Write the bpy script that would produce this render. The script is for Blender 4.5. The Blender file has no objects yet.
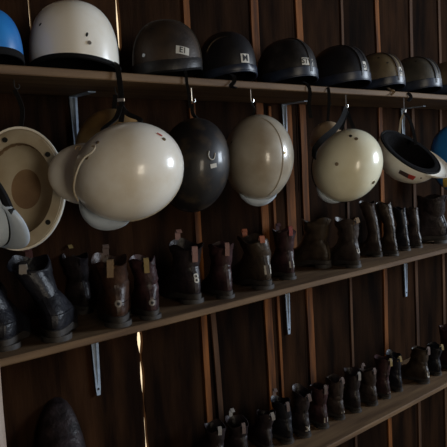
import bpy, bmesh, math, random
from mathutils import Vector, Matrix, noise
random.seed(7)
S = bpy.context.scene
COL = S.collection

# ------------------------------------------------------------------ camera, light, exposure
CAM_H = 1.70
FOC = 600.0
YAW, PIT, ROL = .7023, .0964, -.0527
def cam_axes():
    f = Vector((math.sin(YAW)*math.cos(PIT), math.cos(YAW)*math.cos(PIT), -math.sin(PIT)))
    r = Vector((math.cos(YAW), -math.sin(YAW), 0)); u = r.cross(f)
    c, s = math.cos(ROL), math.sin(ROL)
    return c*r+s*u, c*u-s*r, f
CR, CU, CF = cam_axes()
CP = Vector((0, 0, CAM_H))
cd = bpy.data.cameras.new('camera'); cam = bpy.data.objects.new('camera', cd); COL.objects.link(cam)
cd.sensor_width = 36; cd.lens = 36*FOC/447; cd.clip_start = .05
cam.matrix_world = Matrix(((CR.x, CU.x, -CF.x, CP.x), (CR.y, CU.y, -CF.y, CP.y), (CR.z, CU.z, -CF.z, CP.z), (0, 0, 0, 1)))
S.camera = cam

wd = bpy.data.worlds.new('world'); S.world = wd; wd.use_nodes = True
wd.node_tree.nodes['Background'].inputs[0].default_value = (1, .78, .5, 1)
wd.node_tree.nodes['Background'].inputs[1].default_value = 1.1

def aim(o, loc, tgt):
    o.location = loc; o.rotation_euler = (Vector(tgt)-Vector(loc)).to_track_quat('-Z', 'Y').to_euler()
def area(name, loc, tgt, size, power, color):
    l = bpy.data.lights.new(name, 'AREA'); l.shape = 'RECTANGLE'; l.size, l.size_y = size; l.energy = power; l.color = color
    o = bpy.data.objects.new(name, l); COL.objects.link(o); aim(o, loc, tgt); return o
# daylight through the window in the wall behind the camera, right, and through the door opening on the left of it
area('window_daylight', (4.5, -.85, 2.15), (1.6, 1.4, 1.65), (1.1, 1.0), 98, (.76, .87, 1))
area('door_daylight', (.2, -2.95, 1.65), (1.3, 1.3, 1.65), (.8, 1.5), 27, (1, .89, .72))
sl = bpy.data.lights.new('sun', 'SUN'); sl.energy = 7; sl.angle = .01; sl.color = (1, .66, .32)
so = bpy.data.objects.new('sun', sl); COL.objects.link(so)
so.rotation_euler = Vector((.62, -.75, -.22)).to_track_quat('-Z', 'Y').to_euler()

S.view_settings.view_transform = 'Standard'; S.view_settings.look = 'None'
S.view_settings.gamma = 1; S.view_settings.use_curve_mapping = False
S.view_settings.exposure = 0.18

# ------------------------------------------------------------------ measuring helpers (points on real planes)
def ray(x, y): return CF + CR*((x-223.5)/FOC) + CU*((223.5-y)/FOC)
def at(x, y, Y):
    d = ray(x, y); return CP + d*(Y/d.y)
def onz(x, y, z):
    d = ray(x, y); return CP + d*((z-CP.z)/d.z)
def scl(p): return FOC/((Vector(p)-CP).dot(CF))

# ------------------------------------------------------------------ materials
def mat(name, base, rough=.6, var=None, nscale=(8, 8, 8), detail=6, bump=0, bscale=60, metal=0, coat=0, spec=.5, island=0, contrast=(.35, .7), sheen=0):
    m = bpy.data.materials.new(name); m.use_nodes = True
    nt = m.node_tree; N = nt.nodes; L = nt.links; b = N['Principled BSDF']
    b.inputs['Roughness'].default_value = rough; b.inputs['Metallic'].default_value = metal
    b.inputs['Coat Weight'].default_value = coat; b.inputs['Coat Roughness'].default_value = .12
    b.inputs['Specular IOR Level'].default_value = spec
    b.inputs['Sheen Weight'].default_value = sheen
    tc = N.new('ShaderNodeTexCoord'); mp = N.new('ShaderNodeMapping'); mp.inputs['Scale'].default_value = nscale
    L.new(tc.outputs['Object'], mp.inputs[0])
    nz = N.new('ShaderNodeTexNoise'); nz.inputs['Scale'].default_value = 1; nz.inputs['Detail'].default_value = detail
    L.new(mp.outputs[0], nz.inputs['Vector'])
    cr = N.new('ShaderNodeValToRGB'); cr.color_ramp.elements[0].position = contrast[0]; cr.color_ramp.elements[1].position = contrast[1]
    v = var or tuple(c*.7 for c in base)
    cr.color_ramp.elements[0].color = (*v, 1); cr.color_ramp.elements[1].color = (*base, 1)
    L.new(nz.outputs['Fac'], cr.inputs[0]); out = cr.outputs[0]
    if island:
        g = N.new('ShaderNodeNewGeometry'); mr = N.new('ShaderNodeMapRange')
        mr.inputs['To Min'].default_value = 1-island; mr.inputs['To Max'].default_value = 1+island
        L.new(g.outputs['Random Per Island'], mr.inputs[0])
        mx = N.new('ShaderNodeVectorMath'); mx.operation = 'SCALE'
        L.new(out, mx.inputs[0]); L.new(mr.outputs[0], mx.inputs['Scale']); out = mx.outputs[0]
    L.new(out, b.inputs['Base Color'])
    if bump:
        n2 = N.new('ShaderNodeTexNoise'); n2.inputs['Scale'].default_value = 1; n2.inputs['Detail'].default_value = 5
        m2 = N.new('ShaderNodeMapping'); k = bscale if isinstance(bscale, tuple) else (bscale,)*3
        m2.inputs['Scale'].default_value = k; L.new(tc.outputs['Object'], m2.inputs[0]); L.new(m2.outputs[0], n2.inputs['Vector'])
        bp = N.new('ShaderNodeBump'); bp.inputs['Strength'].default_value = bump; bp.inputs['Distance'].default_value = .004
        L.new(n2.outputs['Fac'], bp.inputs['Height']); L.new(bp.outputs[0], b.inputs['Normal'])
    return m
M = {}
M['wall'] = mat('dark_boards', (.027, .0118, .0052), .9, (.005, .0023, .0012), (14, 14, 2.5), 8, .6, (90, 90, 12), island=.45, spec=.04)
M['wall2'] = mat('plain_boards', (.12, .075, .05), .8, (.07, .04, .028), (12, 12, 2), 6)
M['batten'] = mat('orange_brown_batten', (.21, .072, .016), .8, (.055, .019, .006), (40, 40, 4), 6, .4, (120, 120, 10), spec=.2)
M['batten_dark'] = mat('weathered_brown_batten', (.085, .040, .018), .8, (.035, .016, .008), (40, 40, 4), 6, .4, (120, 120, 10), spec=.2)
M['shelf'] = mat('shelf_wood', (.18, .112, .058), .7, (.085, .048, .025), (3, 30, 30), 8, .4, (10, 120, 120), spec=.25)
M['floor'] = mat('floor_wood', (.20, .15, .09), .7, island=.2)
M['post'] = mat('post_wood', (.42, .36, .32), .7, (.2, .12, .08), (40, 40, 5), 6, .3)
M['bracket'] = mat('painted_steel', (.36, .45, .58), .45, (.27, .34, .44), (60, 60, 60), 4)
M['steel'] = mat('bare_steel', (.75, .74, .72), .28, metal=1)
M['screw'] = mat('brassy_screw', (.35, .26, .15), .4, metal=.8)
M['white'] = mat('aged_white_paint', (.92, .90, .83), .32, (.80, .74, .62), (14, 14, 14), 8, .05, 200, coat=.5, contrast=(.25, .5))
M['cream'] = mat('cream_paint', (.92, .90, .70), .3, (.84, .80, .58), (12, 12, 12), 8, .04, 200, coat=.6, contrast=(.25, .5))
M['grey'] = mat('greyed_white_paint', (.50, .47, .40), .3, (.36, .31, .24), (12, 12, 12), 8, .05, 200, coat=.6, contrast=(.3, .6))
M['bluewhite'] = mat('bluish_white_plastic', (.55, .64, .74), .4, (.42, .5, .6), (20, 20, 20), 5)
M['dullcream'] = mat('dull_cream_paint', (.55, .42, .28), .5, (.42, .30, .19), (14, 14, 14), 6)
M['gold'] = mat('tan_brown_shell', (.24, .14, .05), .5, (.14, .08, .03), (14, 14, 14), 6)
M['black'] = mat('black_shell', (.014, .014, .017), .42, (.007, .007, .009), (20, 20, 20), 6, .1, 160, spec=.3)
M['black2'] = mat('scuffed_black_shell', (.030, .027, .027), .45, (.008, .008, .009), (26, 26, 26), 8, .2, 120, spec=.3)
M['brownshell'] = mat('brown_black_shell', (.055, .036, .024), .5, (.018, .013, .011), (14, 14, 14), 8, .2, 140, spec=.3)
M['olive'] = mat('olive_brown_shell', (.17, .135, .075), .5, (.08, .06, .04), (18, 18, 18), 8, .2, 140)
M['greyshell'] = mat('dark_grey_green_shell', (.08, .073, .055), .5, (.035, .033, .028), (18, 18, 18), 8, .2, 140)
M['marble'] = mat('marbled_black_shell', (.035, .024, .015), .5, (.006, .006, .008), (22, 22, 22), 10, .05, 100, coat=.3, contrast=(.5, .62))
M['blue'] = mat('bright_blue_paint', (.02, .22, .62), .35, (.015, .16, .5), (12, 12, 12), 5, coat=.4)
M['yellow'] = mat('yellow_paint', (.65, .45, .08), .5)
M['band'] = mat('dark_blue_band', (.018, .028, .055), .4, (.010, .015, .03), (30, 30, 30))
M['strap'] = mat('black_webbing', (.008, .008, .009), .85, bump=.3, bscale=300, spec=.15)
M['lining'] = mat('black_padding', (.007, .007, .008), 1, bump=.5, bscale=120, spec=.08)
M['cavity'] = mat('cream_foam', (.26, .17, .09), .85, (.15, .09, .05), (10, 10, 10), 6)
M['flange'] = mat('yellowed_white_plastic', (.46, .41, .31), .5, (.34, .28, .19), (12, 12, 12), 6)
M['hole'] = mat('dark_hole', (.008, .008, .008), .9)
M['label'] = mat('pale_label', (.62, .60, .54), .6)
M['ink'] = mat('black_ink', (.01, .01, .012), .7)
M['red'] = mat('red_mark', (.55, .04, .03), .6)
M['brownlab'] = mat('brown_label', (.07, .04, .04), .6)
def leather(n, c, d, r=.42): return mat(n, tuple(.5*q for q in c), r, tuple(.36*q for q in d), (28, 28, 28), 8, .7, 70, spec=.4)
M['l_navy'] = leather('blue_black_leather', (.032, .035, .052), (.012, .012, .018))
M['l_brown'] = leather('brown_leather', (.12, .05, .025), (.05, .022, .014))
M['l_dark'] = leather('dark_leather', (.07, .05, .055), (.022, .016, .018))
M['l_plum'] = leather('plum_brown_leather', (.12, .05, .055), (.04, .018, .02))
M['l_olive'] = leather('olive_brown_leather', (.12, .085, .055), (.05, .033, .022))
M['l_grey'] = leather('grey_brown_leather', (.13, .095, .08), (.055, .038, .034))
M['sole'] = mat('rubber_sole', (.045, .04, .038), .6, (.025, .022, .02), (40, 40, 40))
for k, c in dict(tan=(.45, .28, .13), orange=(.72, .2, .07), redl=(.55, .09, .06), pink=(.48, .23, .17), ylw=(.55, .38, .12), pale=(.55, .50, .45), plum=(.16, .05, .06), dusty=(.26, .17, .14)).items():
    M['t_'+k] = mat('tab_'+k, tuple(.52*q for q in c), .75, bump=.2, bscale=200)

# ------------------------------------------------------------------ mesh helpers
class MB:
    def __init__(s): s.v = []; s.f = []
    def add(s, vs, fs):
        o = len(s.v); s.v += [Vector(v) for v in vs]; s.f += [tuple(i+o for i in f) for f in fs]; return s
    def box(s, a, b):
        x0, y0, z0 = a; x1, y1, z1 = b
        return s.add([(x0, y0, z0), (x1, y0, z0), (x1, y1, z0), (x0, y1, z0), (x0, y0, z1), (x1, y0, z1), (x1, y1, z1), (x0, y1, z1)],
                     [(0, 3, 2, 1), (4, 5, 6, 7), (0, 1, 5, 4), (1, 2, 6, 5), (2, 3, 7, 6), (3, 0, 4, 7)])
    def loft(s, rings, closed=True, cap0=False, cap1=False):
        n = len(rings[0]); vs = [p for r in rings for p in r]; fs = []
        for i in range(len(rings)-1):
            for j in range(n if closed else n-1):
                k = (j+1) % n; fs.append((i*n+j, i*n+k, (i+1)*n+k, (i+1)*n+j))
        if cap0: fs.append(tuple(reversed(range(n))))
        if cap1: fs.append(tuple(range((len(rings)-1)*n, len(rings)*n)))
        return s.add(vs, fs)
    def tube(s, pts, r, n=8, sq=False):
        pts = [Vector(p) for p in pts]; rings = []
        T = (pts[1]-pts[0]).normalized(); U = T.orthogonal().normalized()
        for i, p in enumerate(pts):
            t = (pts[min(i+1, len(pts)-1)]-pts[max(i-1, 0)]).normalized()
            U = (U - t*U.dot(t)).normalized(); W = t.cross(U)
            rr = r[i] if isinstance(r, (list, tuple)) else r
            rings.append([p+(U*math.cos(a)+W*math.sin(a))*rr for a in [2*math.pi*k/n for k in range(n)]])
        return s.loft(rings, True, True, True)
    def ribbon(s, pts, w, th, side):
        """flat strap: width w along 'side', thickness th"""
        pts = [Vector(p) for p in pts]; rings = []
        side = Vector(side)
        for i, p in enumerate(pts):
            t = (pts[min(i+1, len(pts)-1)]-pts[max(i-1, 0)]).normalized()
            a = (side - t*side.dot(t))
            a = a.normalized() if a.length > 1e-4 else t.orthogonal().normalized()
            n_ = t.cross(a); ww = w[i] if isinstance(w, (list, tuple)) else w
            rings.append([p+a*ww/2+n_*th/2, p-a*ww/2+n_*th/2, p-a*ww/2-n_*th/2, p+a*ww/2-n_*th/2])
        return s.loft(rings, True, True, True)
    def build(s, name, m, parent=None, smooth=False, bevel=0, ang=40):
        me = bpy.data.meshes.new(name); me.from_pydata([tuple(v) for v in s.v], [], s.f); me.update()
        bm = bmesh.new(); bm.from_mesh(me); bmesh.ops.recalc_face_normals(bm, faces=bm.faces); bm.to_mesh(me); bm.free()
        me.materials.append(m)
        if smooth:
            for p in me.polygons: p.use_smooth = True
            me.set_sharp_from_angle(angle=math.radians(ang))
        o = bpy.data.objects.new(name, me); COL.objects.link(o)
        if parent: o.parent = parent
        if bevel:
            b = o.modifiers.new('bevel', 'BEVEL'); b.width = bevel; b.segments = 2; b.limit_method = 'ANGLE'
        return o
def smooth_path(pts, n=6):
    pts = [Vector(p) for p in pts]; out = []
    for i in range(len(pts)-1):
        p0, p1, p2, p3 = pts[max(i-1, 0)], pts[i], pts[i+1], pts[min(i+2, len(pts)-1)]
        for k in range(n):
            t = k/n
            out.append(.5*((2*p1)+(p2-p0)*t+(2*p0-5*p1+4*p2-p3)*t*t+(-p0+3*p1-3*p2+p3)*t**3))
    return out+[pts[-1]]
def text_mesh(txt):
    cu = bpy.data.curves.new('txt', 'FONT'); cu.body = txt; cu.align_x = 'CENTER'; cu.align_y = 'CENTER'; cu.size = 1; cu.offset = .02
    o = bpy.data.objects.new('txt', cu); COL.objects.link(o)
    dg = bpy.context.evaluated_depsgraph_get(); me = o.evaluated_get(dg).to_mesh()
    vs = [v.co.copy() for v in me.vertices]; fs = [tuple(p.vertices) for p in me.polygons]
    o.evaluated_get(dg).to_mesh_clear(); bpy.data.objects.remove(o); bpy.data.curves.remove(cu)
    return vs, fs
def tag(o, label, cat, group=None):
    o['label'] = label; o['category'] = cat
    if group: o['group'] = group
    return o
def empty(name, loc, label, cat, group=None, rot=None):
    o = bpy.data.objects.new(name, None); COL.objects.link(o); o.empty_display_size = .05
    if rot is not None: o.matrix_world = Matrix.Translation(loc) @ rot.to_4x4()
    else: o.location = loc
    return tag(o, label, cat, group)
def struct(o): o['kind'] = 'structure'; return o

# ------------------------------------------------------------------ room
WY = 1.5956; FY = 1.29; RX0, RX1, RY0, RZ = -1.6, 4.6, -3.1, 2.75
ZT = CAM_H + .2186; TT = .020      # top shelf underside and thickness
ZM = CAM_H - .4113; TM = .018
ZB = CAM_H - .9861
joints = [-1.05, -.78, -.52, -.27, -.02, .22, .46, .705, .98, 1.235, 1.54, 1.745, 2.04, 2.30, 2.55, 2.80, 3.08, 3.33, 3.6, 3.86, 4.15, 4.4]
def gap(j, z):
    zz = z-CAM_H
    n = noise.noise(Vector((j*7.3, 0, z*11)))
    if j == .98:
        g = .011+.005*n
        if -.50 < zz < .36: g = .0006
        if zz <= -.50: g = .010+.012*math.exp(-((zz+.54)/.03)**2)+.010*n
        return max(.0006, g)
    if j == .705: return .006+.004*n if zz > .36 else .0006
    if j == 1.745 and -.12 < zz < .2: return .006+.003*n
    return .0012
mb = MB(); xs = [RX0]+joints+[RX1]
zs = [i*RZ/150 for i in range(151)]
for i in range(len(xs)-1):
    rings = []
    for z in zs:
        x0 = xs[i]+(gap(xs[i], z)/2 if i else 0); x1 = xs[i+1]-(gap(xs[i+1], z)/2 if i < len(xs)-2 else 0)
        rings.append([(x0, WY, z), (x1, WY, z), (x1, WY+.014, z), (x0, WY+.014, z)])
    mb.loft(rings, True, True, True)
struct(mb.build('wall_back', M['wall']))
k = 1
for x, w, z0, z1, dx in [(1.235, .024, 0, RZ, 0), (1.285, .022, 0, ZM-.02, .03), (1.545, .036, 0, RZ, 0), (1.60, .012, 0, ZT-.01, 0), (1.69, .046, ZM+.02, ZT-.005, 0), (1.778, .034, 0, RZ, 0),
                       (2.04, .014, 0, RZ, 0), (2.29, .026, 0, RZ, .01), (2.55, .022, 0, RZ, 0), (.46, .02, 0, RZ, 0), (2.8, .02, 0, RZ, 0), (3.33, .02, 0, RZ, 0)]:
    mb = MB(); rings = []
    for i in range(25):
        t = i/24; z = z0+(z1-z0)*t; n = noise.noise(Vector((x*9, 3, z*3)))*.006 - dx*t*t + (dx*.5 if dx else 0)
        rings.append([(x-w/2+n, WY-.007, z), (x+w/2+n, WY-.007, z), (x+w/2+n, WY-.0002, z), (x-w/2+n, WY-.0002, z)])
    mb.loft(rings, True, True, True); struct(mb.build('trim_%d' % k, M['batten' if x not in (2.04, 2.55, 2.8, 1.285) else 'batten_dark'])); k += 1
mb = MB()
for i in range(32): mb.box((RX0+i*.1938, RY0, -.02), (RX0+i*.1938+.191, WY, 0))
struct(mb.build('floor', M['floor']))
struct(MB().box((RX0, RY0, RZ), (RX1, WY+.014, RZ+.03)).build('ceiling', M['wall2']))
struct(MB().box((RX0-.03, RY0, -.02), (RX0, WY+.014, RZ)).build('wall_left', M['wall2']))
mb = MB()   # right wall with its window opening
for a, b in [((RY0, -.02), (-1.45, RZ)), ((-1.45, -.02), (-.25, 1.6)), ((-1.45, 2.68), (-.25, RZ)), ((-.25, -.02), (WY+.014, RZ))]:
    mb.box((RX1, a[0], a[1]), (RX1+.03, b[0], b[1]))
struct(mb.build('wall_right', M['wall2']))
mb = MB()   # wall behind the camera with a door opening
for a, b in [((RX0, 0), (-.25, RZ)), ((-.25, 2.45), (.65, RZ)), ((.65, 0), (RX1, RZ))]:
    mb.box((a[0], RY0-.03, a[1]), (b[0], RY0, b[1]))
struct(mb.build('wall_front', M['wall2']))

# shelves: slightly uneven boards
def shelf(name, z0, th, label, wob=.0015):
    mb = MB(); rings = []
    for i in range(71):
        x = -1.5+i*6.05/70
        n = noise.noise(Vector((x*2.3, z0*9, 0)))*wob; m = noise.noise(Vector((x*5, z0*9, 4)))*.0015
        c = .0025
        rings.append([(x, FY+m+c, z0+n), (x, WY-.0075, z0), (x, WY-.0075, z0+th), (x, FY+m+c, z0+th+n), (x, FY+m, z0+th+n-c), (x, FY+m, z0+n+c)])
    mb.loft(rings, True, True, True)
    return tag(mb.build(name, M['shelf'], smooth=False), label, 'shelf')
shelf('shelf', ZT, TT, 'long brown wooden shelf board, highest of the three, with riding helmets along its top')
shelf('shelf', ZM, TM, 'long wooden middle shelf board holding the large leather boots')
shelf('shelf', ZB, TM, 'lowest long wooden shelf board holding the row of small dark boots')

def bracket(x, z, leg, arm, label, brace=True, w=.016):
    o = empty('shelf_bracket', (x, WY, z), label, 'bracket')
    mb = MB(); n = 8     # wall leg: tapering plate with rounded end, rib down the middle
    prof = []
    for i in range(13):
        t = i/12; zz = -.002-t*leg; ww = w*(1-.45*t)
        if t > .93: ww *= .75
        prof.append([(-ww/2, -.0075, zz), (ww/2, -.0075, zz), (ww/2, -.0035-.0, zz), (-ww/2, -.0035, zz)])
    for r in prof:
        for i_ in range(4): r[i_] = (r[i_][0], r[i_][1]-.004, r[i_][2])
    mb.loft(prof, True, True, True); mb.build('wall_leg', M['bracket'], o)
    mb = MB(); mb.loft([[(-.0035*(1-.5*t), -.0115, -.006-t*leg*.86), (0, -.022*(1-.6*t)-.004*t, -.006-t*leg*.86), (.0035*(1-.5*t), -.0115, -.006-t*leg*.86)] for t in [i/8 for i in range(9)]], True, True, True)
    mb.build('rib', M['bracket'], o, smooth=True)
    MB().box((-w/2, -arm, -.0045), (w/2, -.0075, -.0005)).build('shelf_arm', M['bracket'], o, bevel=.001)
    if brace:
        MB().ribbon([(0, -arm*.78, -.004), (0, -.012, -leg*.55)], .008, .003, (1, 0, 0)).build('brace', M['bracket'], o)
    MB().tube([(0, -.0112, -leg*.93), (0, -.0128, -leg*.93)], .0035, 12).build('screw', M['hole'], o)
    return o
for x, lab in [(.818, 'leftmost'), (1.645, 'middle'), (2.452, 'rightmost')]:
    bracket(x, ZM, .25, .24, 'pale steel bracket under the middle shelf, %s of the three showing' % lab, brace=False, w=.027)
bracket(.808, ZT, .19, .12, 'steel bracket under the top shelf, left, above the brown helmet', brace=False, w=.024)
bracket(1.672, ZT, .19, .12, 'steel bracket under the top shelf beside the greyish white helmet', brace=False, w=.024)
bracket(2.46, ZT, .19, .12, 'steel bracket under the top shelf behind the white helmet with black inside', brace=False, w=.024)

# foreground post at the left edge
e = at(6, 390, .70)
mb = MB(); rings = []
for i in range(30):
    z = i*RZ/29; n = noise.noise(Vector((0, 5, z*4)))*.003
    rings.append([(e.x-.09, .70, z), (e.x-.012+n, .70, z), (e.x+n, .712, z), (e.x+n, .79, z), (e.x-.09, .79, z)])
mb.loft(rings, True, True, True)
tag(mb.build('wooden_post', M['post']), 'weathered upright post close up at the lower left edge', 'post')

# ------------------------------------------------------------------ helmets
def helmet(name, label, C, R, a, b, c, shell, group, phi=(96, 108, 112), liner='lining', lin=.90, trim=None, trim_r=.003,
           peak=None, peak_len=.045, peak_w=55, peak_az=90, vents=(), screws=(), labels=(), ridge=None, band=None, ridge_m=None, lin_in=.80, side=None, ne=2.0):
    """ellipsoid centre C, R columns: right, front, crown"""
    o = empty(name, C, label, 'helmet', group, R)
    def pm(az):     # azimuth 90 = front (+Y)
        s = math.sin(az)
        f, m_, r = phi
        return math.radians(m_ + (f-m_)*max(s, 0)**1.5 + (r-m_)*max(-s, 0)**1.5)
    def P(az, ph, k=1):
        q = (math.sin(ph)**ne+abs(math.cos(ph))**ne)**(1/ne)
        return Vector((a*math.sin(ph)*math.cos(az), b*math.sin(ph)*math.sin(az), c*math.cos(ph)))*(k/q)
    def surf(v, k):
        v = Vector(v); q = (((v.x/a)**2+(v.y/b)**2)**(ne/2)+abs(v.z/c)**ne)**(1/ne); return v/q*k
    NA, NP = 48, 18
    AZ = [2*math.pi*i/NA for i in range(NA)]
    rings = [[P(az, max(.02, pm(az)*j/NP)) for az in AZ] for j in range(NP+1)]
    rings += [[P(az, max(.02, pm(az)*j/NP), .965) for az in AZ] for j in range(NP, -1, -1)]
    mb = MB().loft(rings, True, True, True); sh = mb.build('shell', shell, o, smooth=True, ang=70)
    lrings = [[P(az, pm(az)*(NP-.3)/NP, .962) for az in AZ], [P(az, pm(az)*(NP+.25)/NP, .94) for az in AZ], [P(az, pm(az)*(NP+.2)/NP, lin) for az in AZ]]
    lrings += [[P(az, max(.02, pm(az)*j/NP), lin_in if j < NP-1 else (lin+lin_in)/2) for az in AZ] for j in range(NP, -1, -2)]
    lr2 = MB().loft(lrings, True, False, True)
    lo = lr2.build('liner', M[liner], o, smooth=True, ang=60)
    if trim:
        pts = [P(az, pm(az), .99) for az in AZ]; pts = pts+[pts[0]]
        MB().tube(pts, trim_r, 8).build('rim_trim', M[trim], o, smooth=True)
    if band:
        mat_, h0 = band
        rr = [[P(az, pm(az)*t, k) for az in AZ] for t, k in [(h0, 1.002), (h0+.01, 1.018), (.985, 1.022), (1.005, 1.01), (1.005, .97)]]
        MB().loft(rr).build('lower_band', M[mat_], o, smooth=True)
    if ridge:
        for off in ridge:
            pts = []
            for i in range(25):
                t = math.radians(-88+i*176/24)
                pts.append(surf((off, math.sin(t)*b, math.cos(t)*c), 1.004))
            MB().ribbon(pts, .011, .004, (1, 0, 0)).build('ridge', M[ridge_m] if ridge_m else shell, o, smooth=True)
    if peak:
        n = 20; top = []; out = []
        th = .004
        for i in range(n+1):
            az = math.radians(peak_az-peak_w+2*peak_w*i/n); w_ = math.cos((i/n-.5)*math.pi)**.55 if 0 < i < n else 0
            p = P(az, pm(az)*.97, .99)
            pa = math.radians(peak_az); d = (Vector((math.cos(pa), math.sin(pa), 0))+.35*Vector((math.cos(az), math.sin(az), 0))).normalized()
            top.append(p); out.append(p+d*peak_len*w_+Vector((0, 0, -.010*w_)))
        rows = []
        for t in (0, .35, .7, 1):
            rows.append([top[i].lerp(out[i], t)+Vector((0, 0, .007*math.sin(t*math.pi))) for i in range(n+1)])
        rings = []
        for i in range(n+1):
            u_ = [r_[i]+Vector((0, 0, th/2)) for r_ in rows]; d_ = [r_[i]-Vector((0, 0, th/2)) for r_ in rows]
            rings.append(u_+d_[::-1])
        MB().loft(rings, True, True, True).build('peak', M[peak], o, smooth=True, ang=60)
    def frame(d, roll=0):
        c0 = surf(d, 1); n_ = Vector((c0.x/a**2, c0.y/b**2, c0.z/c**2)).normalized()
        up = R.inverted() @ Vector((0, 0, 1)); up = (up-n_*up.dot(n_)).normalized(); rt = up.cross(n_)
        cr, sr = math.cos(roll), math.sin(roll)
        return c0, n_, rt*cr+up*sr, up*cr-rt*sr
    def patch(d, w, h, k, m, nm, parent, roll=0, shape='rect'):
        c0, n_, rt, up = frame(d, roll); mb = MB(); vs = []; fs = []
        if shape == 'disc':
            vs = [surf(c0, k)]+[surf(c0+(rt*math.cos(t)*w/2+up*math.sin(t)*h/2), k-.0012) for t in [2*math.pi*i/14 for i in range(14)]]
            fs = [(0, 1+i, 1+(i+1) % 14) for i in range(14)]
        else:
            nx, ny = 6, 4
            vs = [surf(c0+rt*(i/nx-.5)*w+up*(j/ny-.5)*h, k) for j in range(ny+1) for i in range(nx+1)]
            fs = [(j*(nx+1)+i, j*(nx+1)+i+1, (j+1)*(nx+1)+i+1, (j+1)*(nx+1)+i) for j in range(ny) for i in range(nx)]
        return MB().add(vs, fs).build(nm, m, parent, smooth=True)
    Ri = R.inverted()
    for d, w, h, roll in vents: patch(Ri @ Vector(d), w, h, 1.004, M['hole'], 'vent', o, roll, 'disc')
    for d, r_, m_ in screws:
        dd = Ri @ Vector(d); c0, n_, _, _ = frame(dd)
        MB().tube([c0-n_*.001, c0+n_*.0018], r_, 12).build('screw', M[m_], o, smooth=True, ang=30)
    for d, w, h, m_, txt, roll, ts in labels:
        dd = Ri @ Vector(d); pt = patch(dd, w, h, 1.008, M[m_], 'label_sticker', o, roll)
        if txt:
            c0, n_, rt, up = frame(dd, roll); vs, fs = text_mesh(txt)
            MB().add([surf(c0+rt*v.x*ts+up*v.y*ts, 1.014) for v in vs], fs).build('lettering', M['ink'], pt)
    o['_pm'] = 0; del o['_pm']
    return o, (lambda az, ph=None, k=1: C + R @ P(math.radians(az), pm(math.radians(az)) if ph is None else math.radians(ph), k))

def basis(crown, front):
    c_ = Vector(crown).normalized(); f_ = Vector(front); f_ = (f_-c_*f_.dot(c_)).normalized(); r_ = f_.cross(c_)
    return Matrix(((r_.x, f_.x, c_.x), (r_.y, f_.y, c_.y), (r_.z, f_.z, c_.z)))
def vw(r, u, t): return CR*r+CU*u-CF*t      # right, up, toward the room
def strap(parent_o, pts, w=.016, side=None, name='chin_strap', m='strap', th=.0025, n=5):
    inv = parent_o.matrix_world.inverted()
    p = [inv @ q for q in smooth_path(pts, n)]
    sd = inv.to_3x3() @ Vector(side if side else CR)
    return MB().ribbon(p, w, th, sd).build(name, M[m], parent_o, smooth=True)

SHT = ZT+TT
G1 = 'helmets standing on the top shelf'; G2 = 'helmets hanging under the top shelf'
# standing: (centre px, top px, half width px, Y)
def standing(label, cx, ty, hw, Y, shell, front, asp=1.18, low=.028, **kw):
    x = at(cx, 75, Y).x; s = scl((x, Y, SHT+.05)); a = hw/s/1.08
    topz = at(cx, ty, Y).z; c = (topz-SHT-.009)/1.26; low = .26*c+.009
    # seen from below: silhouette top is a little in front of the crown
    C = Vector((x, Y, SHT+low)); R = basis((0, 0, 1), front)
    return helmet('riding_helmet', label, C, R, a, a*asp, c, M[shell], G1, ne=2.45, phi=(93, 100, 103), **kw)
def V_(dx, dz, dy=-1): return (dx, dy, dz)
# 1 blue
h, P_ = standing('bright blue helmet cut by the left edge, on the top shelf', -8, 9, 34, 1.40, 'blue', (0, -1, 0), 1.05, band=('strap', .92), trim='strap', screws=[(vw(.27, .28, .9), .012, 'greyshell')])
# 2 white
h, P_ = standing('aged white helmet with black rim, largest on the top shelf', 76, 3, 47, 1.415, 'white', (-.7, -.7, 0), 1.0, low=.03, trim='strap', trim_r=.0065,
                 vents=[(vw(-.50, .50, .75), .010, .006, .7), (vw(.46, .30, .85), .011, .006, 1.2)], screws=[(vw(.52, .14, .85), .005, 'steel')])
pt = P_(-35 if False else 0)
e0 = at(116, 68, 1.283); 
strap(h, [at(112, 62, 1.33), at(117, 66, 1.288), at(119, 76, 1.28), at(121, 95, 1.275), at(122, 112, 1.272), at(121, 122, 1.27)], .013)
MB().box((-.009, -.003, -.004), (.009, .001, .004)).build('buckle', M['steel'], h, bevel=.001).matrix_world = Matrix.Translation(at(121, 100, 1.272)) @ Matrix.Rotation(-YAW, 4, 'Z')
# 3
h, P_ = standing('dark brown helmet with a small white lettered sticker, right of the white one', 168, 22, 33, 1.40, 'brownshell', (1, -.6, 0), 1.12, trim='strap', trim_r=.004, band=('black2', .86), ridge=(-.012, .012), ridge_m='black2',
                 vents=[(vw(-.38, .95, .75), .015, .006, -.3)], labels=[(vw(.55, .32, .85), .040, .021, 'label', 'E1', -.15, .021)], screws=[(vw(-.62, .16, .8), .005, 'steel')])
strap(h, [at(184, 70, 1.33), at(186, 74, 1.288), at(187, 84, 1.282), at(189, 96, 1.28), at(190, 108, 1.28)], .008)
# 4
h, P_ = standing('plain black helmet with a square white sticker reading M', 227, 33, 30, 1.40, 'black', (0, -1, 0), 1.15, trim='band', trim_r=.004, band=('band', .90), labels=[(vw(.55, .24, .85), .029, .026, 'label', 'M', 0, .026)])
strap(h, [at(230, 74, 1.33), at(234, 77, 1.288), at(234, 82, 1.282), at(231, 86, 1.28), at(236, 88, 1.281)], .012)
# 5
h, P_ = standing('black helmet with a wide white sticker reading STW and a vent slot', 287, 40, 30, 1.40, 'black2', (0, -1, 0), 1.15, trim='band', trim_r=.004, band=('band', .86), ridge=(0,),
                 vents=[(vw(.22, 1.0, .7), .022, .009, -.8)], labels=[(vw(.54, .28, .85), .046, .023, 'label', 'STW', -.06, .022)])
strap(h, [at(303, 82, 1.33), at(308, 85, 1.288), at(310, 93, 1.282), at(309, 105, 1.28), at(311, 118, 1.28)], .011)
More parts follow.
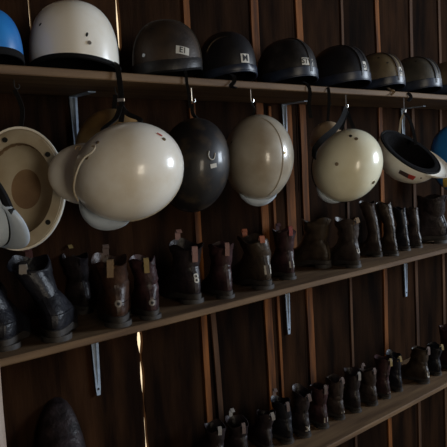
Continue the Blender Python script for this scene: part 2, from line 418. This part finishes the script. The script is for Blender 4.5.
# 6
h, P_ = standing('black helmet with blue-black band, between the STW helmet and the olive one', 339, 47, 30, 1.40, 'black', (0, -1, 0), 1.15, trim='band', trim_r=.004, band=('band', .86), ridge=(-.014, .014), ridge_m='black2',
                 labels=[(vw(.60, .30, .8), .028, .030, 'label', 'o', 0, .028)], vents=[(vw(-.3, 1.0, .7), .012, .006, 0)])
strap(h, [at(325, 86, 1.33), at(328, 88, 1.288), at(329, 96, 1.282), at(329, 108, 1.28)], .010)
# 7
h, P_ = standing('olive brown helmet with a pale square sticker on its side', 378, 54, 25, 1.40, 'olive', (0, -1, 0), 1.15, trim='band', trim_r=.004, band=('band', .86), ridge=(-.014, .014), ridge_m='brownshell',
                 labels=[(vw(.62, .30, .8), .040, .038, 'label', '+', 0, .04)], vents=[(vw(-.2, .9, .8), .010, .007, 0), (vw(.1, .6, .9), .010, .005, 0)])
strap(h, [at(388, 88, 1.33), at(391, 90, 1.288), at(394, 92, 1.282), at(391, 95, 1.28)], .010, m='t_tan')
# 8
h, P_ = standing('dark grey green helmet with a tiny sticker, second from the right end', 414, 58, 25, 1.40, 'greyshell', (0, -1, 0), 1.15, trim='band', trim_r=.004, band=('band', .84), ridge=(-.014, .014), ridge_m='black2',
                 labels=[(vw(.74, .26, .7), .018, .022, 'label', None, 0, .03)], vents=[(vw(-.2, .9, .8), .010, .007, 0)])
strap(h, [at(404, 92, 1.33), at(408, 93, 1.288), at(411, 97, 1.282), at(408, 101, 1.28)], .012)
# 9
h, P_ = standing('olive helmet cut by the right edge of the picture, on the top shelf', 449, 62, 26, 1.40, 'olive', (0, -1, 0), 1.15, trim='band', trim_r=.004, band=('band', .84), ridge=(0,), ridge_m='brownshell')

# hanging
def hanging(label, cx, cy, hw, hh, dep, Y, shell, crown, front, **kw):
    C = at(cx, cy, Y); s = scl(C)
    return helmet('riding_helmet', label, C, basis(vw(*crown), vw(*front)), hw/s, hh/s, dep, M[shell], G2, **kw)
def hook(top, bot, label, m='steel'):
    """screw hook fixed under the shelf; the wire runs down from top and curls back up"""
    top = Vector(top); bot = Vector(bot); r = .006
    pts = [Vector((top.x, top.y, top.z)), Vector((top.x, top.y, bot.z+.012))]
    for i in range(9):
        t = math.pi*(i/8)*1.25
        pts.append(Vector((top.x+r-r*math.cos(t), top.y, bot.z+.006-r*math.sin(t)+.002)))
    o = MB().tube(pts, .0016, 8).build('hook', M[m], smooth=True)
    return tag(o, label, 'hook', 'wire hooks under the top shelf')

# A: leftmost, inside facing the room
h, P_ = hanging('white helmet hung with its open cream inside facing out, far left', 20, 189, 45, 62, .105, 1.35, 'white', (-.12, .05, -1), (.05, 1, .1),
                liner='flange', phi=(94, 98, 98), lin=.74, lin_in=.735)
CA, RA = h.matrix_world.translation.copy(), h.matrix_world.to_3x3()
inv = h.matrix_world.inverted()
# inner cavity and holes in the flange
s = scl(CA)
rings = []
for k_, zz in [(.742, -.008), (.728, .004), (.70, .03), (.6, .055), (.4, .067), (.15, .072), (.0005, .072)]:
    rings.append([(45/s*k_*math.cos(t), 62/s*k_*math.sin(t), zz) for t in [2*math.pi*i/32 for i in range(32)]])
MB().loft(rings).build('inner_padding', M['cavity'], h, smooth=True, ang=60)
for px, py in [(8, 151), (53, 155), (47, 216)]:
    q = inv @ at(px, py, CA.y)
    l = math.hypot(q.x/(45/s), q.y/(62/s)); q *= .83/l
    q = Vector((q.x, q.y, -.0135)); MB().tube([q, q+Vector((0, 0, -.002))], .006, 14).build('rivet_hole', M['hole'], h)
pA = P_(90); tp = Vector((pA.x, 1.36, ZT)); hk = Vector((pA.x, 1.36, ZT-.022)); hook(tp, hk, 'wire hook above the far left white helmet', 'hole')
strap(h, [pA, pA*.5+hk*.5+Vector((.01, 0, 0)), hk], .010)
# B: helmet at the left edge in front of A, mostly out of the picture
h, P_ = hanging('bluish white helmet with black edge, mostly beyond the left edge of the picture', -14, 208, 42, 40, .11, 1.12, 'bluewhite', (-.50, -.50, .70), (.9, -.6, .3),
                trim='strap', trim_r=.009, phi=(86, 92, 96), peak='bluewhite', peak_len=.035, peak_w=45, screws=[])
pB = P_(-90)
MB().tube([(0, 0, 0), (0, 0, .01)], .006, 12).build('bolt', M['hole'], h).location = h.matrix_world.inverted() @ at(13, 210, 1.04)
hk = Vector((pB.x, 1.36, ZT-.02)); hook((hk.x, 1.36, ZT), hk, 'wire hook at the left edge above the bluish white helmet', 'hole'); strap(h, [pB, (pB+hk)/2, hk], .012)
# D: big white
D_h, P_ = hanging('large glossy white helmet hanging crown outwards, biggest of all', 129, 172, 56, 48, .118, 1.13, 'white', (.10, .0, 1), (.42, -1, 0),
                phi=(92, 104, 100), trim='flange', trim_r=.0035, peak='bluewhite', peak_len=.030, peak_w=34, peak_az=38,
                screws=[(vw(-.44, .46, .75), .004, 'screw'), (vw(-.60, .18, .75), .0045, 'screw'), (vw(.68, .52, .5), .004, 'screw')],
                labels=[(vw(.62, .62, .5), .012, .005, 'red', None, -.8, 0)])
# left ear guard of D
inv = D_h.matrix_world.inverted()
cE = at(87, 174, 1.23); sE = scl(cE); rings = []
for j in range(11):
    t = math.radians(4+j*8.6); rr = math.sin(t); zz = math.cos(t)
    rings.append([inv @ (cE+CR*(39/sE*rr*math.cos(q))+CU*(31/sE*rr*math.sin(q))-CF*(.040*zz)) for q in [2*math.pi*i/36 for i in range(36)]])
rings += [[p*.97+inv @ cE*.03 for p in r_] for r_ in rings[::-1]]
MB().loft(rings, True, True, True).build('ear_guard', M['white'], D_h, smooth=True, ang=60)
# wire clip over the seam
pts = [at(75, 149, 1.09), at(77, 146, 1.087), at(81, 147, 1.083), at(79, 150, 1.08)]
MB().tube([inv @ p for p in smooth_path(pts)], .0015, 6).build('wire_clip', M['screw'], D_h, smooth=True)
pts = [at(92, 146, 1.075), at(95, 147, 1.066), at(92, 152, 1.062), at(84, 158, 1.066), at(78, 168, 1.068), at(74, 182, 1.075), at(74, 192, 1.085), at(78, 201, 1.095)]
MB().tube([inv @ p for p in smooth_path(pts)], .0022, 6).build('seam_piping', M['flange'], D_h, smooth=True)
hk = at(121, 112, 1.262)
strap(D_h, [P_(255, 98), at(103, 130, 1.22), at(116, 118, 1.262), at(120, 106, 1.265)], .012)
strap(D_h, [P_(285, 98), at(140, 122, 1.22), at(128, 114, 1.262), at(121, 106, 1.265)], .012)
# E brown behind D
h, P_ = hanging('tan brown helmet mostly hidden behind the large white helmet', 112, 150, 36, 41, .095, 1.37, 'gold', (.05, .1, 1), (0, -1, .2), phi=(92, 100, 100), trim='strap')
hk = Vector((P_(-90).x, 1.38, ZT-.022)); hook((hk.x, 1.38, ZT), hk, 'wire hook above the tan brown helmet', 'hole'); strap(h, [P_(-90), (P_(-90)+hk)/2, hk], .012)
# F marbled black
h, P_ = hanging('marbled glossy black helmet with a small white sticker, between two white helmets', 194, 165, 36, 47, .115, 1.34, 'marble', (.1, .0, 1), (-.1, -1, .3), phi=(92, 102, 100), trim='strap',
                labels=[(vw(.50, -.10, .85), .020, .011, 'label', None, .15, 0)])
# painted U above its sticker
inv = h.matrix_world.inverted(); tv = [at(208.5, 151, 1.2), at(208.5, 157, 1.2), at(212, 159, 1.2), at(215.5, 157, 1.2), at(215, 152, 1.2)]
aF, bF = 36/scl(h.matrix_world.translation), 47/scl(h.matrix_world.translation)
def hit(h_, ax, px, py, k=1.006):
    o_ = h_.matrix_world.inverted() @ CP; d_ = h_.matrix_world.inverted().to_3x3() @ ray(px, py)
    A = Vector((d_.x/ax[0], d_.y/ax[1], d_.z/ax[2])); B = Vector((o_.x/ax[0], o_.y/ax[1], o_.z/ax[2]))
    qa, qb, qc = A.dot(A), 2*A.dot(B), B.dot(B)-1
    dis = qb*qb-4*qa*qc
    if dis < 0: t = -qb/(2*qa)
    else: t = (-qb-math.sqrt(dis))/(2*qa)
    return (o_+d_*t)*k
MB().tube(smooth_path([hit(h, (aF, bF, .115), *q) for q in [(209, 151), (208.5, 156), (211, 159.5), (214, 158.5), (215, 153)]]), .0016, 6).build('painted_letter', M['label'], h, smooth=True)
strap(h, [P_(-90), at(193, 114, 1.33), at(192, 104, 1.335)], .010)
hk = at(192, 103, 1.335); hook((hk.x, hk.y, ZT), hk, 'wire hook above the marbled black helmet')
# G greyish white
G_h, P_ = hanging('greyish white helmet with a ridge line and small peak below, centre of the row', 258.5, 157.5, 35, 42.5, .125, 1.30, 'grey', (.05, .05, 1), (.0, -1, .3), phi=(92, 104, 100), trim='flange',
                  peak='bluewhite', peak_len=.020, peak_w=34, screws=[(vw(.56, .02, .8), .0045, 'yellow')], vents=[(vw(-.72, .32, .6), .010, .004, 1.1)])
aG = (35/scl(G_h.matrix_world.translation), 42.5/scl(G_h.matrix_world.translation), .125)
MB().tube(smooth_path([hit(G_h, aG, *q, k=1.0) for q in [(256, 117), (268, 121), (277, 131), (282, 145), (283, 160), (281, 175), (276, 187), (269, 195)]]), .0022, 6).build('ridge', M['grey'], G_h, smooth=True)
hk = at(251, 103, 1.31); hook((hk.x, hk.y, ZT), hk, 'twisted wire hook above the greyish white helmet')
strap(G_h, [P_(-75), (P_(-90)+hk)/2, hk], .006, m='hole')
# H cream
H_h, P_ = hanging('cream helmet with black edge strap, hanging crown outwards on a wire hook', 347, 165.5, 33.5, 37.5, .125, 1.27, 'cream', (.05, -.05, 1), (-.62, -1, .3), phi=(92, 104, 100), trim='strap', trim_r=.004,
                  peak='bluewhite', peak_len=.016, peak_w=26,
                  screws=[(vw(-.05, .70, .7), .005, 'hole'), (vw(.07, .58, .75), .006, 'screw'), (vw(-.45, -.05, .9), .006, 'screw'), (vw(.60, -.52, .6), .006, 'screw'), (vw(.85, .45, .3), .003, 'steel')])
hk = at(346, 108, 1.30)
strap(H_h, [at(314, 158, 1.26), at(315, 149, 1.22), at(323, 139, 1.205), at(335, 129, 1.21), at(342, 119, 1.26), hk], .018, side=vw(-.6, .7, 0))
strap(H_h, [at(341, 130, 1.25), at(344, 120, 1.27), at(347, 112, 1.295), at(351, 122, 1.275), at(355, 131, 1.27)], .013)
hook((hk.x, hk.y, ZT), hk, 'twisted wire hook above the cream helmet')
# I behind H
h, P_ = hanging('dull cream helmet half hidden behind the bright cream one', 328, 141, 18, 20, .055, 1.43, 'dullcream', (-.3, .2, 1), (0, -1, .2), phi=(92, 100, 100))
hk = Vector((P_(-90).x, 1.44, ZT-.02)); hook((hk.x, 1.44, ZT), hk, 'wire hook above the dull cream helmet', 'hole'); strap(h, [P_(-90), (P_(-90)+hk)/2, hk], .010)
# J open side up
J_h, P_ = hanging('white helmet tipped open, its black padded inside and red mark showing', 411, 151, 33, 34, .115, 1.22, 'white', (-.42, -.72, -.60), (1, -.60, -.1), phi=(90, 88, 88), trim='strap', trim_r=.0035, lin=.80, lin_in=.78,
                  peak='white', peak_len=.045, peak_w=60, labels=[])
J_ax = (33/scl(J_h.matrix_world.translation), 34/scl(J_h.matrix_world.translation), .115)
def quad_on(h_, ax, pts, m, nm, nx=6, parent=None, k=1.008):
    vs = []; a0, a1, b1, b0 = [Vector(p) for p in pts]
    for j in range(4):
        for i in range(nx+1):
            p = a0.lerp(a1, i/nx).lerp(b0.lerp(b1, i/nx), j/3); vs.append(hit(h_, ax, p.x, p.y, k))
    fs = [(j*(nx+1)+i, j*(nx+1)+i+1, (j+1)*(nx+1)+i+1, (j+1)*(nx+1)+i) for j in range(3) for i in range(nx)]
    return MB().add(vs, fs).build(nm, m, parent or h_, smooth=True)
quad_on(J_h, J_ax, [(400, 169.5), (409, 174), (407.5, 178), (398.5, 173)], M['brownlab'], 'label_sticker')
quad_on(J_h, J_ax, [(409, 174), (416, 176.5), (413, 180), (407.5, 178)], M['red'], 'red_label_sticker')
q = hit(J_h, J_ax, 421, 178, 1.004); MB().tube([q*.99, q*1.008], .003, 10).build('screw', M['hole'], J_h)
hk = at(404, 113, 1.30)
strap(J_h, [at(399, 136, 1.30), at(400, 128, 1.30), at(401, 120, 1.30), hk], .008, m='flange', name='chin_strap')
strap(J_h, [hk, at(409, 118, 1.28), at(413, 130, 1.25), at(416, 145, 1.23)], .012)
hook((hk.x, hk.y, ZT), hk, 'white hook above the tipped white helmet')
# K blue behind at the right edge
K_h, P_ = hanging('blue helmet with a yellow patch behind the tipped white one, right edge', 452, 158, 21, 33, .08, 1.44, 'blue', (.0, .1, 1), (0, -1, .2), phi=(92, 100, 100), trim='strap')
K_ax = (21/scl(K_h.matrix_world.translation), 33/scl(K_h.matrix_world.translation), .08)
quad_on(K_h, K_ax, [(443, 176), (456, 176), (456, 187), (443, 187)], M['yellow'], 'yellow_patch')
hk = Vector((P_(-90).x, 1.45, ZT-.02)); hook((hk.x, 1.45, ZT), hk, 'wire hook above the blue helmet at the right edge', 'hole'); strap(K_h, [P_(-90), (P_(-90)+hk)/2, hk], .010)

# ------------------------------------------------------------------ boots
def sstep(a, b, x):
    t = min(1, max(0, (x-a)/(b-a))); return t*t*(3-2*t)
def boot(label, px, py, zsh, h, s=1.0, rot=0, lean=(0, .0), mt='l_dark', tabs=('pink',), mark=None, kind='work', group='', flop=0, seed=0, tiltx=0, pos=None, neck=1.0, tab_len=.03, rotm=None, lin=0):
    """heel touches the shelf at pixel (px,py)"""
    R = Matrix.Rotation(rot, 3, 'Z')
    hp = pos if pos is not None else onz(px, py, zsh)
    base = hp - R @ Vector((0, -.040*s, 0))
    base.z = zsh
    o = empty('riding_boot' if kind == 'tall' else 'leather_boot', base, label, 'boot', group, R if rotm is None else rotm)
    sh = .022
    if kind == 'tall':
        prof = [(.0, -.036, .19, .037), (.02, -.038, .195, .038), (.04, -.035, .175, .036), (.055, -.030, .13, .033), (.07, -.026, .085, .030), (.085, -.022, .060, .027)]
        top = [(.35, -.022, .048, .026*neck), (.6, -.026, .05, .029*neck), (.85, -.032, .052, .033*neck), (1, -.038, .055, .036*neck)]
    else:
        prof = [(.0, -.038, .20, .041), (.018, -.043, .205, .045), (.036, -.042, .19, .045), (.052, -.038, .15, .042), (.068, -.031, .11, .037), (.085, -.026, .08, .033)]
        top = [(.2, -.025, .072, .033), (.45, -.029, .070, .035), (.75, -.037, .072, .040), (1, -.044, .072, .043)]
    hh = h/s-sh-.002
    prof = [(z, b, f, w) for z, b, f, w in prof]+[(.085+(hh-.085)*t, b, f, w) for t, b, f, w in top]
    # refine
    pr = []
    for i in range(len(prof)-1):
        for k_ in range(3):
            t = k_/3; pr.append(tuple(prof[i][q]*(1-t)+prof[i+1][q]*t for q in range(4)))
    pr.append(prof[-1])
    NS = 28
    def pt(z, b, f, w, t, k_=1.0, wr=1):
        yc = (b+f)/2; ry = (f-b)/2
        y = -math.cos(t); x = math.sin(t)
        L = f-b; wid = w*(1-.22*(1-sstep(0, .6, (y+1)/2))*sstep(.12, .2, L))
        X = wid*k_*(abs(x)**.85)*(1 if x > 0 else -1); Y = yc+ry*k_*y
        Z = z+sh*(1-sstep(.02, .10, Y))*(1-sstep(.06, .12, z))+sh*sstep(.06, .12, z)
        tz = z/max(hh, .01)
        ln = sstep(.06, hh, z)
        lq = max(0, (z-.04)/max(.01, hh-.04)) if lin else ln*ln
        X += lean[0]*lq/s; Y += lean[1]*lq/s
        if tz > .92: Z += flop*math.cos(t)*-.012*(tz-.92)/.08+.007*math.sin(3*t+seed)*(tz-.92)/.08
        if wr:
            n = noise.noise(Vector((X*22+seed*3.1, Y*22, Z*62)))*.0062*sstep(.04, .09, z)+noise.noise(Vector((X*9+seed, Y*9, Z*14)))*.008*sstep(.04, .1, z)
            X += n*x; Y += n*y
        return Vector((X, Y, Z))*s
    ts = [2*math.pi*i/NS for i in range(NS)]
    rings = [[pt(*p, t) for t in ts] for p in pr]
    lp = pr[-1]
    rings += [[pt(*lp, t, .95) + Vector((0, 0, .001)) for t in ts], [pt(lp[0]-.01, *lp[1:], t, .90) for t in ts], [pt(lp[0]*.65, lp[1], lp[2], lp[3], t, .80, 0) for t in ts], [pt(lp[0]*.45, lp[1], lp[2], lp[3], t, .6, 0) for t in ts]]
    MB().loft(rings, True, True, True).build('upper', M[mt], o, smooth=True, ang=60)
    # sole and heel
    b, f, w = pr[0][1:]
    def sp(t, k_, z, dz=0):
        p = pt(0, b, f, w, t, k_, 0)/s; return Vector((p.x, p.y, p.z+z))*s
    srings = [[sp(t, 1.02, -.011) for t in ts], [sp(t, 1.07, -.008) for t in ts], [sp(t, 1.08, .006) for t in ts], [sp(t, 1.0, .007) for t in ts]]
    lowest = min(p.z for p in srings[0]); 
    for r_ in srings:
        for p in r_: p.z = max(p.z, .0)
    MB().loft(srings, True, True, True).build('sole', M['sole'], o, smooth=True, ang=40)
    hr = []
    for z in (0, .012, .0125):
        r_ = []
        for i in range(20):
            t = math.pi*(-.5+i/19); r_.append(Vector((.034*math.sin(t), -.004-.037*math.cos(t), z))*s)
        hr.append(r_)
    MB().loft(hr, True, True, True).build('heel', M['sole'], o, smooth=True, ang=40)
    def yb(z):    # back surface y at height z (unscaled, above sole offset)
        return pt(*[pp for pp in interp(z)], 0, 1, 1)
    def interp(z):
        for i in range(len(pr)-1):
            if pr[i][0] <= z <= pr[i+1][0]:
                t = (z-pr[i][0])/max(1e-6, pr[i+1][0]-pr[i][0]); return tuple(pr[i][q]*(1-t)+pr[i+1][q]*t for q in range(4))
        return pr[-1]
    # back stay seam
    pts = []
    for i in range(14):
        z = .012+(hh-.014)*i/13; p = yb(z); pts.append(p+Vector((0, -.0012, 0)))
    MB().ribbon(pts, .010*s, .002, (1, 0, 0)).build('back_seam', M[mt], o, smooth=True)
    # heel counter line
    pts = [pt(*interp(.040), math.radians(a_), 1.015, 1) for a_ in range(-80, 81, 10)]
    MB().tube(pts, .0012, 5).build('heel_stitching', M[mt], o, smooth=True)
    for ti, tb in enumerate(tabs):
        if tb is None: continue
        back = ti == 0
        p = pt(*lp, 0 if back else math.pi, 1.0, 1); d = Vector((0, -1 if back else 1, 0))
        jx = (random.random()-.5)*.01
        if not back:
            pts = [p-d*.004+Vector((0, 0, -.03)), p-d*.002+Vector((0, 0, .012)), p-d*.004+Vector((jx, 0, .022)), p-d*.010+Vector((jx, 0, .027)), p-d*.020+Vector((jx*1.5, 0, .018))]
            MB().ribbon(smooth_path(pts, 4), .016*s, .0022, (1, 0, 0)).build('pull_tab', M['t_'+tb], o, smooth=True); continue
        pts = [p-d*.006+Vector((0, 0, -.012)), p-d*.003+Vector((0, 0, .006)), p+d*.003+Vector((jx*.3, 0, .012+.004*ti)), p+d*.008+Vector((jx*.6, 0, .002)), p+d*.009+Vector((jx, 0, -tab_len*s))]
        MB().ribbon(smooth_path(pts, 4), .016*s, .0022, (1, 0, 0)).build('pull_tab', M['t_'+tb], o, smooth=True)
    if mark:
        kind_, z0, sz = mark
        def bp(x, z):
            best = interp(z-sh if z > .06 else z-sh); w_ = best[3]; t = math.asin(max(-.95, min(.95, x/(w_*.8)))); p = pt(*best, t, 1.0, 1)/s
            return Vector((x, p.y-.0050, z))*s
        if kind_ == 'disc':
            vs = [bp(0, z0)]+[bp(sz*math.cos(a_), z0+sz*math.sin(a_)) for a_ in ts]
            d_ = MB().add(vs, [(0, 1+i, 1+(i+1) % NS) for i in range(NS)]).build('heel_badge', M['t_pale'], o)
            vs = [v+Vector((0, -.0012, 0)) for v in [bp(0, z0)]+[bp(sz*.45*math.cos(a_), z0+sz*.45*math.sin(a_)) for a_ in ts]]
            MB().add(vs, [(0, 1+i, 1+(i+1) % NS) for i in range(NS)]).build('badge_centre', M['ink'], d_)
        else:
            vs, fs = text_mesh(kind_)
            MB().add([bp(v.x*sz+.002, z0+v.y*sz) for v in vs], fs).build('heel_number', M['label'], o)
    return o
ZMT = ZM+TM; ZBT = ZB+TM
GM = 'large boots on the middle shelf'; GB = 'small boots on the lowest shelf'
def hgt(px, py, ty, z):   # boot height from its top pixel above the heel
    p = onz(px, py, z); q = at(px, ty, p.y+.035); return q.z-z
def mboot(label, px, py, ty, **kw): return boot(label, px, py, ZMT, hgt(px, py, ty, ZMT), group=GM, **kw)
def bboot(label, px, py, ty, **kw): return boot(label, px, py, ZBT, hgt(px, py, ty-3*(px % 2), ZBT), group=GB, **kw)
mboot('dark boot cut by the left edge of the picture, on the middle shelf', 4, 352, 286, s=1.0, mt='l_navy', tabs=(None,), seed=1, lean=(-.05, .02), rot=-.5, lin=1)
mboot('big blue-black boot with slouching shaft and plum pull loop, far left', 56, 343, 262, s=1.06, mt='l_navy', tabs=('pale', 'plum'), seed=2, lean=(-.060, .02), flop=1, tab_len=.008, rot=-.5, lin=1)
mboot('black boot with yellow front tab, deep in shadow between the navy and brown boots', 88, 314, 254, s=.80, mt='l_dark', tabs=(None, 'ylw'), seed=16, rot=-.1, lean=(-.01, 0))
mboot('brown boot with tan pull tab and round white heel badge', 120, 328, 258, s=1.02, mt='l_brown', tabs=('tan', 'dusty'), mark=('disc', .062, .009), seed=3, flop=.5, rot=-.42, lean=(-.012, 0))
mboot('narrow dark boot with yellow tab and round heel badge, third large boot', 153, 320, 257, s=.86, mt='l_plum', tabs=('ylw',), mark=('disc', .055, .010), seed=4, lean=(-.008, 0), rot=-.38)
mboot('black boot with pinkish tabs and a white heel number, left of the pair', 197, 304, 243, s=1.06, mt='l_dark', tabs=('pink', 'pink'), mark=('8', .07, .034), seed=5, flop=.4, rot=-.25)
mboot('dark plum boot with pink tab, right of the pair with pinkish tabs', 229, 299, 243, s=.84, mt='l_plum', tabs=('pink',), seed=6, lean=(0, -.005), rot=-.35)
mboot('brown boot with orange tab and the heel number 11', 268, 290, 237, s=1.08, mt='l_olive', tabs=('orange', 'orange'), mark=('11', .058, .036), seed=7, flop=.3, lean=(-.012, .01), tab_len=.008, rot=-.32)
mboot('dark boot with heel number 11 and a red tab, beside the brown 11', 292, 280, 229, s=.84, mt='l_plum', tabs=('redl', 'plum'), mark=('11', .062, .036), seed=8, lean=(0, 0), tab_len=.022, rot=-.35)
mboot('plain olive brown ankle boot with stitched heel, below the cream helmet', 329, 268, 218, s=1.02, mt='l_olive', tabs=(None,), seed=9, flop=-.4, rot=-.1)
mboot('smooth greyish brown boot with tan tab and white heel scuff', 358, 268, 218, s=.92, mt='l_grey', tabs=('tan',), mark=('u', .07, .034), seed=10, lean=(0, .01), tab_len=.006, rot=-.3)
mboot('tall slim boot curving at the ankle, first of the four slim ones from the left', 381, 257, 201, s=.72, kind='tall', mt='l_grey', tabs=(None,), seed=11, lean=(-.008, .032), neck=.95, rot=-.25)
mboot('tall slim brown boot, second of the four slim ones', 397, 256, 202, s=.72, kind='tall', mt='l_olive', tabs=(None,), seed=12, lean=(-.006, .032), neck=1.0, rot=-.25)
mboot('slim blue-grey boot, third of the four slim ones', 409, 251, 207, s=.70, kind='tall', mt='l_navy', tabs=(None,), seed=13, lean=(0, .02), neck=.9, rot=-.25)
mboot('slim grey boot, rightmost of the four slim ones', 421, 248, 207, s=.70, kind='tall', mt='l_grey', tabs=(None,), seed=14, lean=(0, .02), neck=.9, rot=-.25)
mboot('wide dark boot at the right end of the middle shelf', 447, 243, 195, s=1.15, mt='l_dark', tabs=(None,), seed=15, rot=.1)

# bottom shelf
bl = [
 # px, py, ty, s, mat, tabs, mark, label
 (222, 470, 424, .85, 'l_dark', ('pale',), None, 'dark small boot with pale tab at the left end of the lowest row'),
 (246, 462, 418, .85, 'l_dark', ('dusty', 'pale'), None, 'black small boot showing two pale tabs, lower centre edge'),
 (270, 452, 410, .80, 'l_dark', ('pale',), None, 'small black boot beside the pale-striped one, lowest row'),
 (291, 444, 400, .80, 'l_navy', ('dusty', 'dusty'), None, 'small blue-black boot with a wide dusty tab, lowest row'),
 (308, 438, 388, .82, 'l_dark', ('dusty',), ('x', .05, .05), 'small dark boot with white paint marks low on the heel'),
 (326, 429, 382, .80, 'l_plum', ('dusty',), ('11', .045, .036), 'small plum boot with two white strokes on the heel'),
 (343, 420, 378, .74, 'l_grey', ('dusty',), ('-', .05, .08), 'small grey boot with a single white dash on its heel'),
 (359, 413, 372, .76, 'l_dark', ('pale',), None, 'small black boot with pale tab right of the dashed one'),
 (376, 406, 366, .74, 'l_grey', ('dusty', 'dusty'), None, 'small grey-brown boot near the middle of the lowest row'),
 (389, 399, 358, .72, 'l_plum', ('ylw',), ('-', .045, .08), 'small plum boot with yellow loop and white dash'),
 (401, 392, 354, .68, 'l_navy', ('ylw',), None, 'slim blue-black boot with yellow loop left of the big olive pair'),
 (428, 384, 345, .86, 'l_olive', ('dusty',), ('u', .055, .05), 'wide olive brown small boot, largest of the lowest row'),
 (440, 376, 342, .72, 'l_navy', ('ylw',), None, 'narrow navy boot with yellow tab next to the wide olive one'),
 (456, 371, 325, .78, 'l_plum', ('tan',), None, 'plum boot with tan tab cut by the right edge, lowest row'),
]
for i, (px, py, ty, s_, mt_, tb, mk, lab) in enumerate(bl):
    bboot(lab, px, py, ty, s=s_*.93, mt=mt_, tabs=tb, mark=mk, seed=20+i, rot=-.3+.07*math.sin(i*2.4), lean=(.008*math.sin(i*3.7), .006*math.cos(i*1.9)), flop=.8*math.sin(i*2.1), tab_len=.016+.01*(i % 2))
# a boot propped toe up at the bottom left
bt = at(66, 430, 1.47)
boot('dark grey-brown boot propped toe up, alone at the bottom left', 0, 0, ZBT, .17, s=1.42, mt='l_dark', tabs=(None,), seed=40, group=GB, pos=Vector((bt.x, 1.44, ZBT)), rotm=Matrix.Rotation(-.3, 3, 'Z') @ Matrix.Rotation(1.12, 3, 'X')).location.z += .062
